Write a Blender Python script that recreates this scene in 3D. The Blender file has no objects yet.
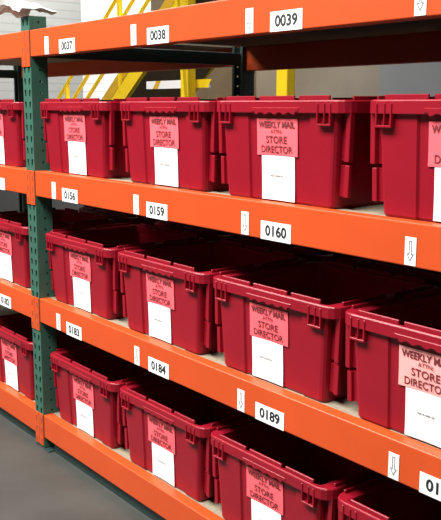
import bpy, bmesh, math, random
from mathutils import Vector, Matrix, geometry
random.seed(4)
sc = bpy.context.scene
COL = sc.collection
F = 1.815            # height of the underside of the top beam above the floor

# ---------------------------------------------------------------- materials
def mat(name, col, rough=0.5, var=0.06, scale=8.0, bump=0.0, bscale=60.0, metal=0.0, spec=0.5, stretch=None):
    m = bpy.data.materials.new(name); m.use_nodes = True
    nt = m.node_tree; b = nt.nodes['Principled BSDF']
    tc = nt.nodes.new('ShaderNodeTexCoord'); mp = nt.nodes.new('ShaderNodeMapping')
    nt.links.new(tc.outputs['Object'], mp.inputs['Vector'])
    if stretch: mp.inputs['Scale'].default_value = stretch
    n = nt.nodes.new('ShaderNodeTexNoise'); n.inputs['Scale'].default_value = scale; n.inputs['Detail'].default_value = 5
    nt.links.new(mp.outputs['Vector'], n.inputs['Vector'])
    r = nt.nodes.new('ShaderNodeValToRGB')
    r.color_ramp.elements[0].position = .3; r.color_ramp.elements[1].position = .7
    r.color_ramp.elements[0].color = (*[c*(1-var) for c in col], 1)
    r.color_ramp.elements[1].color = (*[min(1, c*(1+var)) for c in col], 1)
    nt.links.new(n.outputs['Fac'], r.inputs['Fac']); nt.links.new(r.outputs['Color'], b.inputs['Base Color'])
    b.inputs['Roughness'].default_value = rough; b.inputs['Metallic'].default_value = metal
    b.inputs['Specular IOR Level'].default_value = spec
    if bump:
        n2 = nt.nodes.new('ShaderNodeTexNoise'); n2.inputs['Scale'].default_value = bscale
        nt.links.new(mp.outputs['Vector'], n2.inputs['Vector'])
        bp = nt.nodes.new('ShaderNodeBump'); bp.inputs['Strength'].default_value = bump; bp.inputs['Distance'].default_value = .004
        nt.links.new(n2.outputs['Fac'], bp.inputs['Height']); nt.links.new(bp.outputs['Normal'], b.inputs['Normal'])
    return m
M = dict(
    red=mat('red_plastic', (.238, .0055, .0155), .32, .07, 6, .05, 90, spec=.3),
    orange=mat('orange_paint', (.52, .066, .012), .42, .05, 5, .05, 70, spec=.35),
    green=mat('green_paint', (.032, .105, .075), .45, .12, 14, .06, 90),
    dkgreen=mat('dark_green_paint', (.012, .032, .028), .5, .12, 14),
    hole=mat('dark_slot', (.25, .045, .012), .7),
    pink=mat('pink_card_paper', (.88, .108, .135), .7, .03, 20),
    palepink=mat('pale_pink_card_paper', (.95, .36, .34), .7, .03, 20),
    paper=mat('white_paper', (.86, .86, .85), .7, .02, 20),
    vinyl=mat('white_label_vinyl', (.82, .84, .84), .5, .02, 20),
    ink=mat('black_ink', (.012, .014, .016), .6),
    cardink=mat('card_ink', (.13, .012, .016), .7),
    greyink=mat('grey_ink', (.16, .16, .17), .7),
    deck=mat('particle_board', (.25, .21, .15), .8, .2, 120, .1, 200),
    concrete=mat('grey_concrete', (.043, .0455, .0405), .5, .25, 2.2, .12, 30),
    yellow=mat('yellow_paint', (.90, .62, .01), .45, .05, 6),
    gold=mat('deep_gold_paint', (.62, .36, .015), .5, .1, 6),  # browner gold than the yellow, for toe plates and one stripe
    steel=mat('grey_tread_steel', (.55, .55, .53), .5, .1, 20),
    brown=mat('brown_panel', (.14, .105, .065), .7, .15, 3),
    taupe=mat('taupe_panel', (.27, .235, .19), .7, .12, 1.5),
    bluegrey=mat('blue_grey_panel', (.22, .235, .25), .7, .06, 1.5),
    greywall=mat('grey_wall_paint', (.60, .61, .60), .7, .04, 1),
    ceil=mat('ceiling_paint', (.22, .22, .22), .8, .03, 1),
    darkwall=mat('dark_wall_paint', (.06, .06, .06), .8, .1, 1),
    plastic=mat('cloudy_plastic_film', (.34, .35, .35), .35, .15, 30),
)
def siding(name, col):
    m = bpy.data.materials.new(name); m.use_nodes = True
    nt = m.node_tree; b = nt.nodes['Principled BSDF']
    tc = nt.nodes.new('ShaderNodeTexCoord'); w = nt.nodes.new('ShaderNodeTexWave')
    w.wave_type = 'BANDS'; w.bands_direction = 'Z'; w.inputs['Scale'].default_value = 1.6
    nt.links.new(tc.outputs['Object'], w.inputs['Vector'])
    r = nt.nodes.new('ShaderNodeValToRGB'); r.color_ramp.elements[0].position = 0; r.color_ramp.elements[1].position = .12
    r.color_ramp.elements[0].color = (*[c*.78 for c in col], 1); r.color_ramp.elements[1].color = (*col, 1)
    nt.links.new(w.outputs['Fac'], r.inputs['Fac']); nt.links.new(r.outputs['Color'], b.inputs['Base Color'])
    b.inputs['Roughness'].default_value = .6
    return m
M['whitewall'] = siding('white_metal_siding', (.85, .86, .86))
M['greysiding'] = siding('grey_metal_siding', (.20, .205, .20))

# ---------------------------------------------------------------- mesh helpers
def box(bm, x0, x1, y0, y1, z0, z1):
    v = [bm.verts.new((x, y, z)) for x in (x0, x1) for y in (y0, y1) for z in (z0, z1)]
    for f in ((0,1,3,2), (4,6,7,5), (0,4,5,1), (2,3,7,6), (0,2,6,4), (1,5,7,3)):
        bm.faces.new([v[i] for i in f])
    return v
def bar(bm, a, b, w, h, up=(0,0,1)):
    a, b = Vector(a), Vector(b); d = (b-a).normalized(); u = Vector(up)
    s = d.cross(u).normalized(); u = s.cross(d).normalized()
    vs = [bm.verts.new(p + s*i*w/2 + u*j*h/2) for p in (a, b) for i, j in ((-1,-1), (1,-1), (1,1), (-1,1))]
    for k in range(4):
        bm.faces.new((vs[k], vs[(k+1) % 4], vs[4+(k+1) % 4], vs[4+k]))
    bm.faces.new(vs[3::-1]); bm.faces.new(vs[4:8])
def tube(bm, a, b, r, n=10):
    a, b = Vector(a), Vector(b); d = (b-a).normalized()
    s = d.orthogonal().normalized(); u = d.cross(s)
    R = [[bm.verts.new(p + (s*math.cos(t*2*math.pi/n) + u*math.sin(t*2*math.pi/n))*r) for t in range(n)] for p in (a, b)]
    for k in range(n): bm.faces.new((R[0][k], R[0][(k+1) % n], R[1][(k+1) % n], R[1][k]))
    bm.faces.new(R[0][::-1]); bm.faces.new(R[1])
def obj(name, bm, m, parent=None, bevel=0, seg=2, smooth=False):
    bmesh.ops.recalc_face_normals(bm, faces=bm.faces[:])
    me = bpy.data.meshes.new(name); bm.to_mesh(me); bm.free()
    me.materials.append(m)
    if smooth:
        for p in me.polygons: p.use_smooth = True
    o = bpy.data.objects.new(name, me); COL.objects.link(o)
    if parent: o.parent = parent
    if bevel:
        b = o.modifiers.new('bevel', 'BEVEL'); b.width = bevel; b.segments = seg; b.limit_method = 'ANGLE'; b.angle_limit = math.radians(40)
        b.harden_normals = False
    return o
def tag(o, label, cat, group=None):
    o['label'] = label; o['category'] = cat
    if group: o['group'] = group
    return o
def thing(name, label, cat, loc=(0,0,0), rz=0, group=None):
    o = bpy.data.objects.new(name, None); COL.objects.link(o)
    o.empty_display_size = .05
    o.location = loc; o.rotation_euler = (0,0,rz)
    return tag(o, label, cat, group)
def struct(name, bm, m, parent=None):
    o = obj(name, bm, m, parent)
    o['kind'] = 'structure'
    return o
def text_bm(bm, body, width, height, cx, cz, bold=0.0):
    """outline lettering in the x-z plane, centred, scaled to width x height, thin in y"""
    cu = bpy.data.curves.new('lettering', 'FONT'); cu.body = body; cu.size = 1; cu.offset = bold; cu.extrude = 0.0
    cu.resolution_u = 3
    o = bpy.data.objects.new('lettering', cu); COL.objects.link(o)
    dg = bpy.context.evaluated_depsgraph_get(); dg.update()
    me = bpy.data.meshes.new_from_object(o.evaluated_get(dg))
    COL.objects.unlink(o); bpy.data.objects.remove(o); bpy.data.curves.remove(cu)
    xs = [v.co.x for v in me.vertices]; ys = [v.co.y for v in me.vertices]
    x0, x1, y0, y1 = min(xs), max(xs), min(ys), max(ys)
    vs = [bm.verts.new((cx + ((v.co.x-x0)/(x1-x0)-.5)*width, 0, cz + ((v.co.y-y0)/(y1-y0)-.5)*height)) for v in me.vertices]
    for p in me.polygons:
        try: bm.faces.new([vs[i] for i in p.vertices])
        except ValueError: pass
    bpy.data.meshes.remove(me)
def holed_plate(bm, outer, holes, place):
    """flat plate with through holes; place maps (u, v) to a point"""
    loops = [[Vector((a, b, 0)) for a, b in outer]] + [[Vector((a, b, 0)) for a, b in h] for h in holes]
    flat = [p for l in loops for p in l]
    vs = [bm.verts.new(place(p.x, p.y)) for p in flat]
    for t in geometry.tessellate_polygon(loops):
        try: bm.faces.new([vs[i] for i in t])
        except ValueError: pass

# ---------------------------------------------------------------- the room
bm = bmesh.new(); box(bm, -16, 8, -7, 9, -.2, 0); struct('floor', bm, M['concrete'])
bm = bmesh.new(); box(bm, -16, 8, 9, 9.2, 0, 8); struct('wall_back', bm, M['whitewall'])
bm = bmesh.new(); box(bm, -16.2, -16, -7, 9.2, 0, 8); struct('wall_left', bm, M['greysiding'])
bm = bmesh.new(); box(bm, 8, 8.2, -7, 9.2, 0, 8); struct('wall_right', bm, M['darkwall'])
bm = bmesh.new(); box(bm, -16.2, 8.2, -7.2, -7, 0, 8); struct('wall_front', bm, M['darkwall'])
bm = bmesh.new(); box(bm, -16.2, 8.2, -7.2, 9.2, 8, 8.2); struct('ceiling', bm, M['ceil'])

# ---------------------------------------------------------------- racking
UW, UD, DEPTH = .086, .080, 1.27
PITCH = .0508
LEV = [F, F-.610, F-1.194, F-1.756]      # undersides of the front beams
BH = .113
BAYX = [-2.75, 0.0, 2.75]                # left edges of the uprights
TOP = F + BH + .072

def post_bm(y0, facing):
    """open channel post with paired teardrop slots on its face and round holes in its sides; face at y0"""
    bm = bmesh.new()
    yb = y0 + UD*(1 if facing < 0 else -1)
    n = int((TOP-.02)/PITCH)
    tear = [(-.0085, .010), (-.005, .015), (.005, .015), (.0085, .010), (.005, -.012), (0, -.016), (-.005, -.012)]
    circ = [(.006*math.cos(t*math.pi/4), .006*math.sin(t*math.pi/4)) for t in range(8)]
    for k in range(n+1):
        za = .008 + k*PITCH; zb = min(za+PITCH, TOP)
        zc = za + PITCH/2
        full = zb-za > PITCH*.9
        hs = [[(UW/2 + s*.021 + a*(1 if s < 0 else 1) + b*.12*s, zc+b) for a, b in tear] for s in (-1, 1)] if full else []
        holed_plate(bm, [(0, za), (UW, za), (UW, zb), (0, zb)], hs, lambda u, v: (u, y0, v))
        for x in (0, UW):
            hs = [[(UD*.55 + a, zc+b) for a, b in circ]] if full else []
            holed_plate(bm, [(0, za), (UD, za), (UD, zb), (0, zb)], hs,
                        lambda u, v: (x, y0 + (u if facing < 0 else -u), v))
        for x0, x1 in ((0, .018), (UW-.018, UW)):
            bm.faces.new([bm.verts.new(c) for c in ((x0, yb, za), (x1, yb, za), (x1, yb, zb), (x0, yb, zb))])
    bmesh.ops.remove_doubles(bm, verts=bm.verts[:], dist=.0002)
    return bm
def solidify(o, t=.0025):
    s = o.modifiers.new('gauge', 'SOLIDIFY'); s.thickness = t; s.offset = -1
frame_lab = ['dark green slotted rack upright left of the totes, past the left bay',
             'dark green slotted rack upright standing left of labels 0037, 0156 and 0183',
             'dark green slotted rack upright at the right end of the tote bay']
for i, X in enumerate(BAYX):
    t = thing('rack_upright', frame_lab[i], 'rack upright', (X, 0, 0), 0, 'green pallet rack uprights')
    a = obj('front_post', post_bm(0.0, -1), M['green'], t); solidify(a)
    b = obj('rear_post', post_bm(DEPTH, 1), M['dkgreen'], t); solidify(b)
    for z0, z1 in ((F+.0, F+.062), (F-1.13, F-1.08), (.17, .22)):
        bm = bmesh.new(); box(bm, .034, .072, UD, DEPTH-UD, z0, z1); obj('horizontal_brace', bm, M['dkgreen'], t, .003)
    for z0, z1 in ((.25, F-1.16),):
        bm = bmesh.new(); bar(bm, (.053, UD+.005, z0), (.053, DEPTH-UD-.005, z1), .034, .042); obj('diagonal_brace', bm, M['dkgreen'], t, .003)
    for y in (UD/2, DEPTH-UD/2):
        bm = bmesh.new(); box(bm, -.004, UW+.05, y-.042, y+.06, .0, .006)
        tube(bm, (UW+.030, y, .006), (UW+.030, y, .018), .009, 6)
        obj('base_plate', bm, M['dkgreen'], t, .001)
names = ['top', 'second', 'third', 'bottom']
lbl = {  # (level, bay): list of (x centre, digits)
    (0, 1): [(.424, '0037'), (1.092, '0038'), (1.751, '0039'), (2.41, '')],
    (1, 1): [(.411, '0156'), (1.073, '0159'), (1.719, '0160'), (2.412, '')],
    (2, 1): [(.414, '0183'), (1.073, '0184'), (1.702, '0189'), (2.364, '0190')],
    (1, 0): [(-.318, '')], (2, 0): [(-.305, '0182')], (0, 0): [], (3, 0): [], (3, 1): []}
arr = {(0, 1): [.245, .937, 1.59, 2.235], (1, 1): [.268, .937, 1.576, 2.236], (2, 1): [.272, .926, 1.562, 2.210]}
def arrow_bm(cx, z):
    bm = bmesh.new(); s = 1
    def poly(pts): bm.faces.new([bm.verts.new((cx+a, -.0022, z+b)) for a, b in pts])
    # outline arrow pointing down
    P = [(-.005, .027), (.005, .027), (.005, -.006), (.012, -.006), (0, -.027), (-.012, -.006), (-.005, -.006)]
    Q = [(-.0025, .0245), (.0025, .0245), (.0025, -.0085), (.0075, -.0085), (0, -.0215), (-.0075, -.0085), (-.0025, -.0085)]
    n = len(P)
    for k in range(n): poly([P[k], P[(k+1) % n], Q[(k+1) % n], Q[k]])
    return bm
def beam_bm(x0, x1, y0, y1, z0, z1, step):
    bm = bmesh.new()
    # step profile: full height outside, a lower ledge inside that carries the deck
    s = .020; ym = y0 + (y1-y0)*.85
    pts = [(y0, z0), (y1, z0), (y1, z1-s), (ym, z1-s), (ym, z1), (y0, z1)]
    A = [bm.verts.new((x0, y, z)) for y, z in pts]; B = [bm.verts.new((x1, y, z)) for y, z in pts]
    bm.faces.new(A); bm.faces.new(B[::-1])
    for k in range(6): bm.faces.new((A[k], B[k], B[(k+1) % 6], A[(k+1) % 6]))
    return bm
bay_txt = ['in the left bay', 'in the main bay']
where_front = {(0,0): 'orange front beam at the very top, left of the green upright',
               (1,0): 'orange front beam left of the upright, level with label 0156',
               (2,0): 'orange front beam carrying label 0182, left of the upright',
               (3,0): 'orange front beam near the floor, left of the upright',
               (0,1): 'long orange front beam carrying labels 0037, 0038 and 0039',
               (1,1): 'long orange front beam carrying labels 0156, 0159 and 0160',
               (2,1): 'long orange front beam carrying labels 0183, 0184 and 0189',
               (3,1): 'long orange front beam near the floor, without number labels'}
for l, z in enumerate(LEV):
    for b in (0, 1):
        x0, x1 = BAYX[b]+UW+.001, BAYX[b+1]-.001
        t = thing('rack_beam', where_front[(l, b)], 'rack beam', (x0, 0, z), 0, 'orange front beams')
        off = -x0
        obj('beam', beam_bm(0, x1-x0, 0, .055, 0, BH, 1), M['orange'], t, .006, 3)
        for cx0, hx in ((-.0425, -1), (x1-x0+.0025, 1)):
            bm = bmesh.new(); box(bm, cx0, cx0+.040, -.0045, -.0005, -.042, BH)
            c = obj('end_connector', bm, M['orange'], t, .0015, 2)
            bm = bmesh.new()
            cc = cx0 + (.0165 if hx > 0 else .0235)
            for k in range(3):
                zc = -.022 + k*PITCH
                P = [(-.007, .012), (.007, .012), (.004, -.013), (-.004, -.013)]
                bm.faces.new([bm.verts.new((cc+a, -.0051, zc+q)) for a, q in P])
            obj('slot', bm, M['hole'], c)
        for cx, digits in lbl.get((l, b), []):
            bm = bmesh.new(); box(bm, cx-.064+off, cx+.072+off, -.0016, -.0004, -.001+.002, .057)
            p = obj('number_label', bm, M['vinyl'], t)
            if digits: p['label'] = 'white label reading ' + digits
            if digits:
                bm = bmesh.new(); text_bm(bm, digits, .096, .034, 0, 0, .032)
                for v in bm.verts: v.co += Vector((cx+off+.005, -.0022, .030))
                obj('digits', bm, M['ink'], p)
        for cx in arr.get((l, b), []):
            zc = .040 if l else .040
            bm = bmesh.new(); box(bm, cx-.016+off, cx+.020+off, -.0016, -.0004, zc-.036, zc+.036)
            p = obj('arrow_label', bm, M['vinyl'], t)
            p['label'] = 'white sticker with a downward arrow'
            obj('arrow', arrow_bm(cx+.002+off, zc), M['greyink'], p)
        bm = beam_bm(0, x1-x0, 0, .055, -.028 if b else 0, BH, 1)
        for v in bm.verts: v.co.y = DEPTH - v.co.y
        r = thing('rack_beam', 'rear orange beam at the back of the %s shelf level %s' % (names[l], bay_txt[b]), 'rack beam', (x0, 0, z), 0, 'orange rear beams')
        obj('beam', bm, M['orange'], r, .004)
        for cx0 in (-.0425, x1-x0+.0025):
            bm = bmesh.new(); box(bm, cx0, cx0+.040, DEPTH+.0005, DEPTH+.0045, -.042, BH)
            obj('end_connector', bm, M['orange'], r)
        bm = bmesh.new(); box(bm, x0+.002, x1-.002, 0.0474, DEPTH-.0474, z+BH-.0195, z+BH-.002)
        d = obj('shelf_deck', bm, M['deck'])
        tag(d, 'particle board shelf deck of the %s level %s' % (names[l], bay_txt[b]), 'shelf board', 'shelf decks')

for b in (0, 1):
    bm = bmesh.new(); box(bm, BAYX[b]+UW+.06, BAYX[b+1]-.01, .022, .030, 0, .052); box(bm, BAYX[b]+UW+.06, BAYX[b+1]-.01, .030, .075, 0, .006)
    o = obj('floor_rail', bm, M['dkgreen'], None, .001)
    tag(o, 'dark green angle rail on the floor under the bottom beam %s' % bay_txt[b], 'floor rail', 'floor rails')

# ---------------------------------------------------------------- totes
RW, RD, TH = .300, .249, .300     # half width and half depth of the rim, height
def outline(hw, hd, rec, r=.018):
    pts = []
    def arc(cx, cy, a0):
        for k in range(4):
            a = math.radians(a0 + 30*k); pts.append((cx + r*math.cos(a), cy + r*math.sin(a)))
    arc(-hw+r, -hd+r, 180)
    for x, e in ((-.124, 0), (-.119, rec), (.149, rec), (.154, 0)): pts.append((x, -hd+e))
    arc(hw-r, -hd+r, 270)
    for y, e in ((-.09, 0), (-.085, rec), (.085, rec), (.09, 0)): pts.append((hw-e, y))
    arc(hw-r, hd-r, 0)
    for x, e in ((.154, 0), (.149, rec), (-.119, rec), (-.124, 0)): pts.append((x, hd-e))
    arc(-hw+r, hd-r, 90)
    for y, e in ((.09, 0), (.085, rec), (-.085, rec), (-.09, 0)): pts.append((-hw+e, y))
    return pts
def body_bm():
    bm = bmesh.new()
    spec = [(.238, .222, .0, .005), (.242, .227, .008, .006), (.259, .2385, .268, .006)]
    loops = [[bm.verts.new((x, y, z)) for x, y in outline(hw, hd, rec)] for hw, hd, z, rec in spec]
    inn = [(.254, .2335, .268, .006), (.236, .221, .008, .006)]
    loops += [[bm.verts.new((x, y, z)) for x, y in outline(hw, hd, rec)] for hw, hd, z, rec in inn]
    n = len(loops[0])
    for a, b in zip(loops, loops[1:]):
        for k in range(n): bm.faces.new((a[k], a[(k+1) % n], b[(k+1) % n], b[k]))
    bm.faces.new(loops[0][::-1]); bm.faces.new(loops[-1])
    return bm
def rim_bm():
    bm = bmesh.new()
    def ring(hw, hd, r, z):
        out = []
        for cx, cy, a0 in ((-hw+r, -hd+r, 180), (hw-r, -hd+r, 270), (hw-r, hd-r, 0), (-hw+r, hd-r, 90)):
            for k in range(5):
                a = math.radians(a0 + 22.5*k); out.append(bm.verts.new((cx + r*math.cos(a), cy + r*math.sin(a), z)))
        return out
    # down-turned flange: inner lip, top, outer skirt
    L = [ring(.252, .229, .014, .262), ring(.252, .229, .014, .286), ring(.2585, .2355, .018, .288), ring(RW-.003, RD-.003, .045, .288),
         ring(RW, RD, .048, .284), ring(RW, RD, .048, .253), ring(RW-.004, RD-.004, .044, .253), ring(RW-.005, RD-.005, .043, .280), ring(.2615, .2385, .018, .280), ring(.2597, .2367, .018, .262)]
    n = 20
    for a, b in zip(L, L[1:] + L[:1]):
        for k in range(n): bm.faces.new((a[k], a[(k+1) % n], b[(k+1) % n], b[k]))
    return bm
def ridge_bm():
    bm = bmesh.new()
    for s in (-1, 1):
        for x0, x1 in ((-.232, -.088), (-.070, .088), (.106, .232)):
            y = s*(RD-.012); box(bm, x0, x1, y-.0035, y+.0035, .2875, .300)
        for y0, y1 in ((-.205, -.02), (.02, .205)):
            x = s*(RW-.012); box(bm, x-.0035, x+.0035, y0, y1, .2875, .298)
    return bm
def post_seg_bm(sx, sy):
    """narrow strip hanging from the side rim beside the corner, joined to the wall by a web set further back"""
    bm = bmesh.new()
    def prism(z0, z1, a0, a1, b0, b1, y0, y1):
        vs = []
        for z, xa, xb in ((z0, a0, b0), (z1, a1, b1)):
            for x, y in ((xa, y0), (xb, y0), (xb, y1), (xa, y1)): vs.append(bm.verts.new((sx*x, sy*y, z)))
        for k in range(4): bm.faces.new((vs[k], vs[(k+1) % 4], vs[4+(k+1) % 4], vs[4+k]))
        bm.faces.new(vs[:4]); bm.faces.new(vs[4:])
    wall = lambda z: .240 + .0185*z/.268
    for z0, z1, d in ((.128, .262, 0), (.034, .119, .006)):
        prism(z0, z1, .276-d, .280-d, .293-d, .297-d, .222-d, .204)
        prism(z0, z1, wall(z0)-.002, wall(z1)-.002, .281-d, .285-d, .206, .197)
    return bm
def bracket_bm(cx, sy=-1):
    """U shaped hinge pocket hanging below the rim"""
    bm = bmesh.new()
    y0, y1 = sy*(RD-.012), sy*(RD+.003)
    y0, y1 = min(y0, y1), max(y0, y1)
    for x0, x1 in ((cx-.031, cx-.025), (cx+.019, cx+.025), (cx-.002, cx+.002)): box(bm, x0, x1, y0, y1, .226, .279)
    box(bm, cx-.031, cx+.025, y0, y1, .220, .226)
    return bm
def lip_bm(sy=-1):
    """scalloped hand grip under the middle of the rim"""
    bm = bmesh.new(); n = 48; w = .105
    top, bot = [], []
    for k in range(n+1):
        u = -1 + 2*k/n; x = u*w + .012
        z = .251 - .0030*math.cos(u*math.pi*5.0) if abs(u) < .86 else .256
        top.append((x, .268)); bot.append((x, z))
    y0, y1 = sy*(RD+.002), sy*(RD-.010)
    R = [[bm.verts.new((x, y, z)) for x, z in P] for y in (y0, y1) for P in (top, bot)]
    for k in range(n):
        bm.faces.new((R[0][k], R[0][k+1], R[1][k+1], R[1][k]))
        bm.faces.new((R[2][k], R[3][k], R[3][k+1], R[2][k+1]))
        bm.faces.new((R[1][k], R[1][k+1], R[3][k+1], R[3][k]))
        bm.faces.new((R[0][k], R[2][k], R[2][k+1], R[0][k+1]))
    for k in (0, n): bm.faces.new((R[0][k], R[1][k], R[3][k], R[2][k]))
    return bm
def face_y(z): return -(.227 + .0115*(z-.008)/.26) + .006
def lean(bm, gap):
    for v in bm.verts: v.co.y = face_y(v.co.z) - gap + (v.co.y if False else 0)
def sheet(x0, x1, z0, z1, gap, th=.0012, wav=0):
    bm = bmesh.new()
    nx, nz = 6, 6
    G = []
    for i in range(nx+1):
        row = []
        for j in range(nz+1):
            x = x0+(x1-x0)*i/nx; z = z0+(z1-z0)*j/nz
            bulge = wav*math.sin(i/nx*math.pi)*math.sin(j/nz*math.pi) + wav*.8*(1-j/nz)**3*abs(i/nx-.5)*2
            row.append(bm.verts.new((x, face_y(z)-gap-bulge, z)))
        G.append(row)
    for i in range(nx):
        for j in range(nz): bm.faces.new((G[i][j], G[i+1][j], G[i+1][j+1], G[i][j+1]))
    ext = bmesh.ops.extrude_face_region(bm, geom=bm.faces[:])
    for v in [g for g in ext['geom'] if isinstance(g, bmesh.types.BMVert)]: v.co.y += th
    return bm
CARDS = []
def make_tote(cards=True):
    t = thing('storage_tote', '', 'tote')
    obj('body', body_bm(), M['red'], t)
    rim = obj('rim', rim_bm(), M['red'], t, .002, 2)
    obj('ridge', ridge_bm(), M['red'], rim, .0015, 1)
    for sx in (-1, 1):
        for sy in (-1, 1): obj('corner_post', post_seg_bm(sx, sy), M['red'], t, .002, 2)
    for cx in (-.222, .222): obj('hinge_bracket', bracket_bm(cx), M['red'], t, .0012, 1)
    obj('grip', lip_bm(), M['red'], t, .0015, 1)
    if cards:
        p = obj('pink_card', sheet(-.098, .084, .133, .237, .003, .001, .002), M['pink'], t)
        p['label'] = 'pink card reading WEEKLY MAIL ATTN: STORE DIRECTOR'
        bm = bmesh.new()
        text_bm(bm, 'WEEKLY MAIL', .162, .0185, -.007, .2205, .03)
        text_bm(bm, 'ATTN:', .050, .0105, -.007, .2015, .015)
        text_bm(bm, 'STORE', .094, .0205, -.007, .1785, .012)
        text_bm(bm, 'DIRECTOR', .140, .0205, -.007, .151, .012)
        for v in bm.verts: v.co.y = face_y(v.co.z) - .0044 - .002*max(0, math.sin((v.co.x+.098)/.182*math.pi)*math.sin(max(0, min(1, (v.co.z-.133)/.104))*math.pi)) - .0004
        obj('lettering', bm, M['cardink'], p)
        w = obj('white_card', sheet(-.080, .068, .006, .1325, .003, .001, .003), M['paper'], t)
        w['label'] = 'white paper card with one tiny line of print'
        bm = bmesh.new()
        x = -.038
        for k, ln in enumerate((.014, .008, .016, .010)):
            box(bm, x, x+ln, 0, .0002, .0755, .0780); x += ln + .003
        for v in bm.verts: v.co.y = face_y(v.co.z) - .0076 + (.0002 if v.co.y > 0 else 0)
        obj('print_line', bm, M['greyink'], w)
    return t
def copy_tree(o, parent=None):
    c = o.copy(); COL.objects.link(c)
    if parent: c.parent = parent
    for ch in o.children: copy_tree(ch, c)
    return c
front = {1: [(-.410, 0), (.392, .2), (1.058, -.4), (1.676, .2), (2.342, -.8)],
         2: [(-.390, 0), (.390, .2), (1.026, .2), (1.650, .4), (2.270, .2)],
         3: [(-.368, 0), (.398, .4), (1.020, .5), (1.637, .6), (2.262, .4)]}
cdx = {(1,1): .024, (1,2): .015, (1,3): .012, (1,4): .012, (2,1): .030, (2,2): .012, (2,3): .006, (2,4): .010, (3,1): .016, (3,2): .012, (3,3): .006}
wdx = {(1,1): .004, (1,2): .006, (1,3): .002, (2,1): -.002, (2,2): -.012, (2,3): -.012, (2,4): .006, (3,1): -.002, (3,2): .003, (3,3): .004}
flab = {(1,0): 'red tote on the topmost tote row, left of the green upright',
        (1,1): 'red tote standing above the 0156 label, beside the green upright',
        (1,2): 'red tote with pink and white cards standing above the 0159 label',
        (1,3): 'red tote with pink and white cards standing above the 0160 label',
        (1,4): 'red tote cut by the right edge in the topmost tote row',
        (2,0): 'red tote above the 0182 label, left of the green upright',
        (2,1): 'open empty red tote standing above the 0183 label beside the upright',
        (2,2): 'open empty red tote standing above the 0184 label',
        (2,3): 'open empty red tote standing above the 0189 label',
        (2,4): 'open red tote with pale pink card at right end of the middle row',
        (3,0): 'red tote in the lowest row, left of the green upright',
        (3,1): 'open red tote in the lowest row under the 0183 label',
        (3,2): 'open red tote in the lowest row under the 0184 label',
        (3,3): 'open red tote in the lowest row under the 0189 label',
        (3,4): 'open red tote in the lowest row, mostly cut off at the bottom right corner'}
blab = {1: 'topmost tote row', 2: 'middle tote row', 3: 'lowest tote row'}
bpos = ['left of the upright', 'nearest the upright', 'second from the upright', 'third from the upright', 'farthest right']
proto = make_tote(True); plain = make_tote(False)
up, ub = False, False
for l in (1, 2, 3):
    zt = LEV[l] + BH - .0015
    for i, (x, a) in enumerate(front[l]):
        if not up: t = proto; up = True
        else: t = copy_tree(proto)
        tag(t, flab[(l, i)], 'tote', 'red totes in the front rows')
        t.location = (x, .269 + .004*random.uniform(-1, 1), zt); t.rotation_euler = (0, 0, math.radians(a))
        t.scale = (1, 1, 1.06)
        for ch in t.children:
            k = ch.name.split('.')[0]
            if k == 'pink_card': ch.location = (cdx.get((l, i), .01) + random.uniform(-.003, .003), 0, 0)
            if k == 'white_card': ch.location = (cdx.get((l, i), .01) + wdx.get((l, i), 0), 0, 0)
            if k == 'pink_card' and (l, i) == (2, 4):
                ch.data = ch.data.copy(); ch.data.materials[0] = M['palepink']
        if not ub: t = plain; ub = True
        else: t = copy_tree(plain)
        tag(t, 'red tote in the back of the %s, %s' % (blab[l], bpos[i]), 'tote', 'red totes in the back rows')
        t.location = (x + random.uniform(.0, .006), .855, zt); t.rotation_euler = (0, 0, math.pi); t.scale = (1, 1, 1.06)

# ---------------------------------------------------------------- wrinkled film over the upright
bm = bmesh.new()
G = []
rnd = random.Random(9)
for i in range(13):
    row = []
    for j in range(7):
        u, v = i/12, j/6
        x = -.27 + u*.36; y = -.035 + v*.17
        z = TOP + .006 + .030*(1-abs(u*2-.9))*.6 + .016*rnd.random() - .02*(abs(v-.5)*2)**2*(1 if 0 < i < 12 else .5)
        z += .03*math.sin(min(1, u*1.15)*math.pi) + .02*rnd.random()
        if u < .4: z += .012 - .03*abs(v-.5)
        row.append(bm.verts.new((x, y, max(z, TOP+.003) if -.005 < x < UW+.005 and y > -.01 else z)))
    G.append(row)
for i in range(12):
    for j in range(6): bm.faces.new((G[i][j], G[i+1][j], G[i+1][j+1], G[i][j+1]))
o = obj('plastic_film', bm, M['plastic']); solidify(o, .002)
tag(o, 'wrinkled cloudy plastic film lying on top of the green upright', 'plastic film')

# ---------------------------------------------------------------- yellow stair and mezzanine behind the rack
SL = .735
def sz(x): return F - .112 + (x+5.7)*SL           # lower edge of the near stringer
st = thing('steel_staircase', 'yellow steel staircase with three rail lines behind the rack', 'staircase', (-8.0, 4.0, 0))
def S(v): return (v[0]+8.0, v[1]-4.0, v[2])
XA, XB = -8.0, -3.7
for y in (4.0, 4.95):
    bm = bmesh.new()
    for z0, z1, y0, y1 in ((0, .27, 0, .012), (0, .012, 0, .05), (.258, .27, 0, .05)):
        vs = [bm.verts.new(S((x, y+yy, max(0, sz(x)+z)))) for x in (XA, XB) for yy in (y0, y1) for z in (z0, z1)]
        for f in ((0,1,3,2), (4,6,7,5), (0,4,5,1), (2,3,7,6), (0,2,6,4), (1,5,7,3)): bm.faces.new([vs[i] for i in f])
    obj('stringer', bm, M['yellow'], st)
    bm = bmesh.new()
    vs = [bm.verts.new(S((x, y+.013+yy, max(.0, sz(x)+z)))) for x in (XA, XB) for yy in (0, .006) for z in (.26, .46)]
    for f in ((0,1,3,2), (4,6,7,5), (0,4,5,1), (2,3,7,6), (0,2,6,4), (1,5,7,3)): bm.faces.new([vs[i] for i in f])
    obj('toe_plate', bm, M['gold'], st)
n = 16
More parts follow.
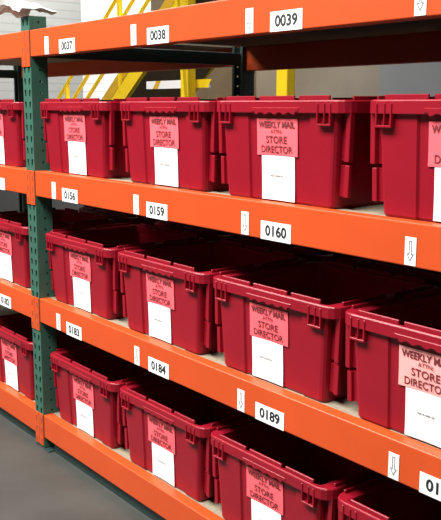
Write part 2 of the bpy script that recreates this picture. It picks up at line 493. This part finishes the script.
for k in range(n):
    x = XA + .25 + k*(XB-XA-.3)/(n-1)
    bm = bmesh.new(); box(bm, *[x+8.0-.13, x+8.0+.13], .02, .945, sz(x)+.12, sz(x)+.15); obj('tread', bm, M['steel'], st)
for y in (4.02, 4.97):
    for dz in (.76, 1.04, 1.38):
        bm = bmesh.new(); tube(bm, S((XA, y, sz(XA)+dz)), S((XB, y, sz(XB)+dz)), .027); obj('hand_rail', bm, M['yellow'], st)
    for x in (-7.3, -5.85, -4.4):
        bm = bmesh.new(); bar(bm, S((x, y, sz(x)+.2)), S((x, y, sz(x)+1.38)), .05, .05, (0, 1, 0)); obj('rail_post', bm, M['yellow'], st)
bm = bmesh.new()
vs = [bm.verts.new(S((x, y, max(.01, sz(x)+z)))) for x in (XA+.1, XB) for y in (4.013, 4.947) for z in (.004, .02)]
for f in ((0,1,3,2), (4,6,7,5), (0,4,5,1), (2,3,7,6), (0,2,6,4), (1,5,7,3)): bm.faces.new([vs[i] for i in f])
obj('soffit', bm, M['brown'], st)
PZ = 3.45
mz = thing('mezzanine', 'raised mezzanine floor on two square yellow columns behind the rack', 'mezzanine', (-4.5, 5.4, 0))
for x0, x1 in ((-4.21, -4.07), (-2.62, -2.47)):
    bm = bmesh.new(); box(bm, x0+4.5, x1+4.5, 3.79-5.4, 3.90-5.4, .012, PZ); c = obj('column', bm, M['yellow'], mz, .01)
    bm = bmesh.new(); box(bm, x0+4.4, x1+4.6, 3.73-5.4, 3.96-5.4, 0, .012); obj('base_plate', bm, M['yellow'], c)
bm = bmesh.new(); box(bm, -.1, 5.5, 3.72-5.4, 3.90-5.4, PZ, PZ+.25); obj('edge_beam', bm, M['yellow'], mz)
bm = bmesh.new(); box(bm, .9, 5.5, 3.92-5.4, 6.18-5.4, PZ+.1, PZ+.25); obj('platform', bm, M['brown'], mz)
# partition walls under the mezzanine, then an added blocker behind the rack
bm = bmesh.new(); box(bm, -8.5, -5.80, 6.2, 6.3, 0, PZ-.01); p = struct('wall_partition', bm, M['brown'])
bm = bmesh.new(); box(bm, -5.80, -3.50, 6.2, 6.3, 0, PZ-.01); struct('wall_partition_middle', bm, M['taupe'])
bm = bmesh.new(); box(bm, -3.50, 2.0, 6.2, 6.3, 0, PZ-.01); struct('wall_partition_right', bm, M['bluegrey'])
bm = bmesh.new(); box(bm, -15.99, 3.5, 2.6, 2.7, 0, 1.42); struct('added_low_blocker', bm, M['darkwall'])  # added unseen screen hides lit background; dark colour stands in for shade
# striped guard board between the stair and the column
gb = thing('guard_board', 'long white board with slanted yellow stripes behind the totes', 'guard board', (-4.5, 3.945, F+.035))
bm = bmesh.new(); box(bm, -.62, .62, -.012, .012, -.045, .045)
obj('board', bm, M['paper'], gb)
for x, w, mm in ((-.43, .05, 'gold'), (.46, .14, 'yellow')):
    bm = bmesh.new(); vs = [bm.verts.new((x+a, -.0135, b)) for a, b in ((-w, -.045), (w, -.045), (w+.07, .045), (-w+.07, .045))]; bm.faces.new(vs); obj('stripe', bm, M[mm], gb)
bm = bmesh.new(); bar(bm, (-4.16, 3.66, PZ-.02), (-3.72, 3.66, .006), .04, .04, (0, 1, 0))
o = obj('knee_brace', bm, M['yellow']); tag(o, 'thin slanted yellow brace right of the yellow column', 'brace')

# ---------------------------------------------------------------- camera
cam = bpy.data.cameras.new('camera'); co = bpy.data.objects.new('camera', cam); COL.objects.link(co)
yaw, pit, roll, foc = .9156146, .1778756, .0022778, 853.094
fw = Vector((-math.sin(yaw)*math.cos(pit), math.cos(yaw)*math.cos(pit), -math.sin(pit)))
r = Vector((math.cos(yaw), math.sin(yaw), 0)); u = r.cross(fw)
r2 = math.cos(roll)*r + math.sin(roll)*u; u2 = -math.sin(roll)*r + math.cos(roll)*u
m = Matrix((r2, u2, -fw)).transposed().to_4x4(); m.translation = Vector((3.62679, -1.67149, F-.21237))
co.matrix_world = m
cam.sensor_fit = 'HORIZONTAL'; cam.sensor_width = 36; cam.lens = 36*foc/441
cam.clip_start = .05; cam.clip_end = 100
sc.camera = co

# ---------------------------------------------------------------- light: rows of ceiling strips
def strip(name, x, y, z, sx, sy, e, col=(1, .97, .93)):
    L = bpy.data.lights.new(name, 'AREA'); L.shape = 'RECTANGLE'; L.size = sx; L.size_y = sy; L.energy = e; L.color = col
    o = bpy.data.objects.new(name, L); COL.objects.link(o); o.location = (x, y, z); return o
strip('aisle_strip_light', -.6, -2.9, 5.6, 8.5, 2.0, 1450)
strip('back_strip_light', -8, 3.2, 7.4, 10, .6, 600)
strip('back_strip_light', -11, 7.2, 7.4, 8, .6, 1300)
strip('back_strip_light', 0, 4.8, 7.4, 8, .6, 200)
w = bpy.data.worlds.new('world'); w.use_nodes = True; sc.world = w
w.node_tree.nodes['Background'].inputs['Color'].default_value = (.5, .52, .55, 1); w.node_tree.nodes['Background'].inputs['Strength'].default_value = .1
sc.view_settings.view_transform = 'Standard'; sc.view_settings.look = 'None'; sc.view_settings.gamma = 1; sc.view_settings.exposure = 0.28
sc.view_settings.use_curve_mapping = False
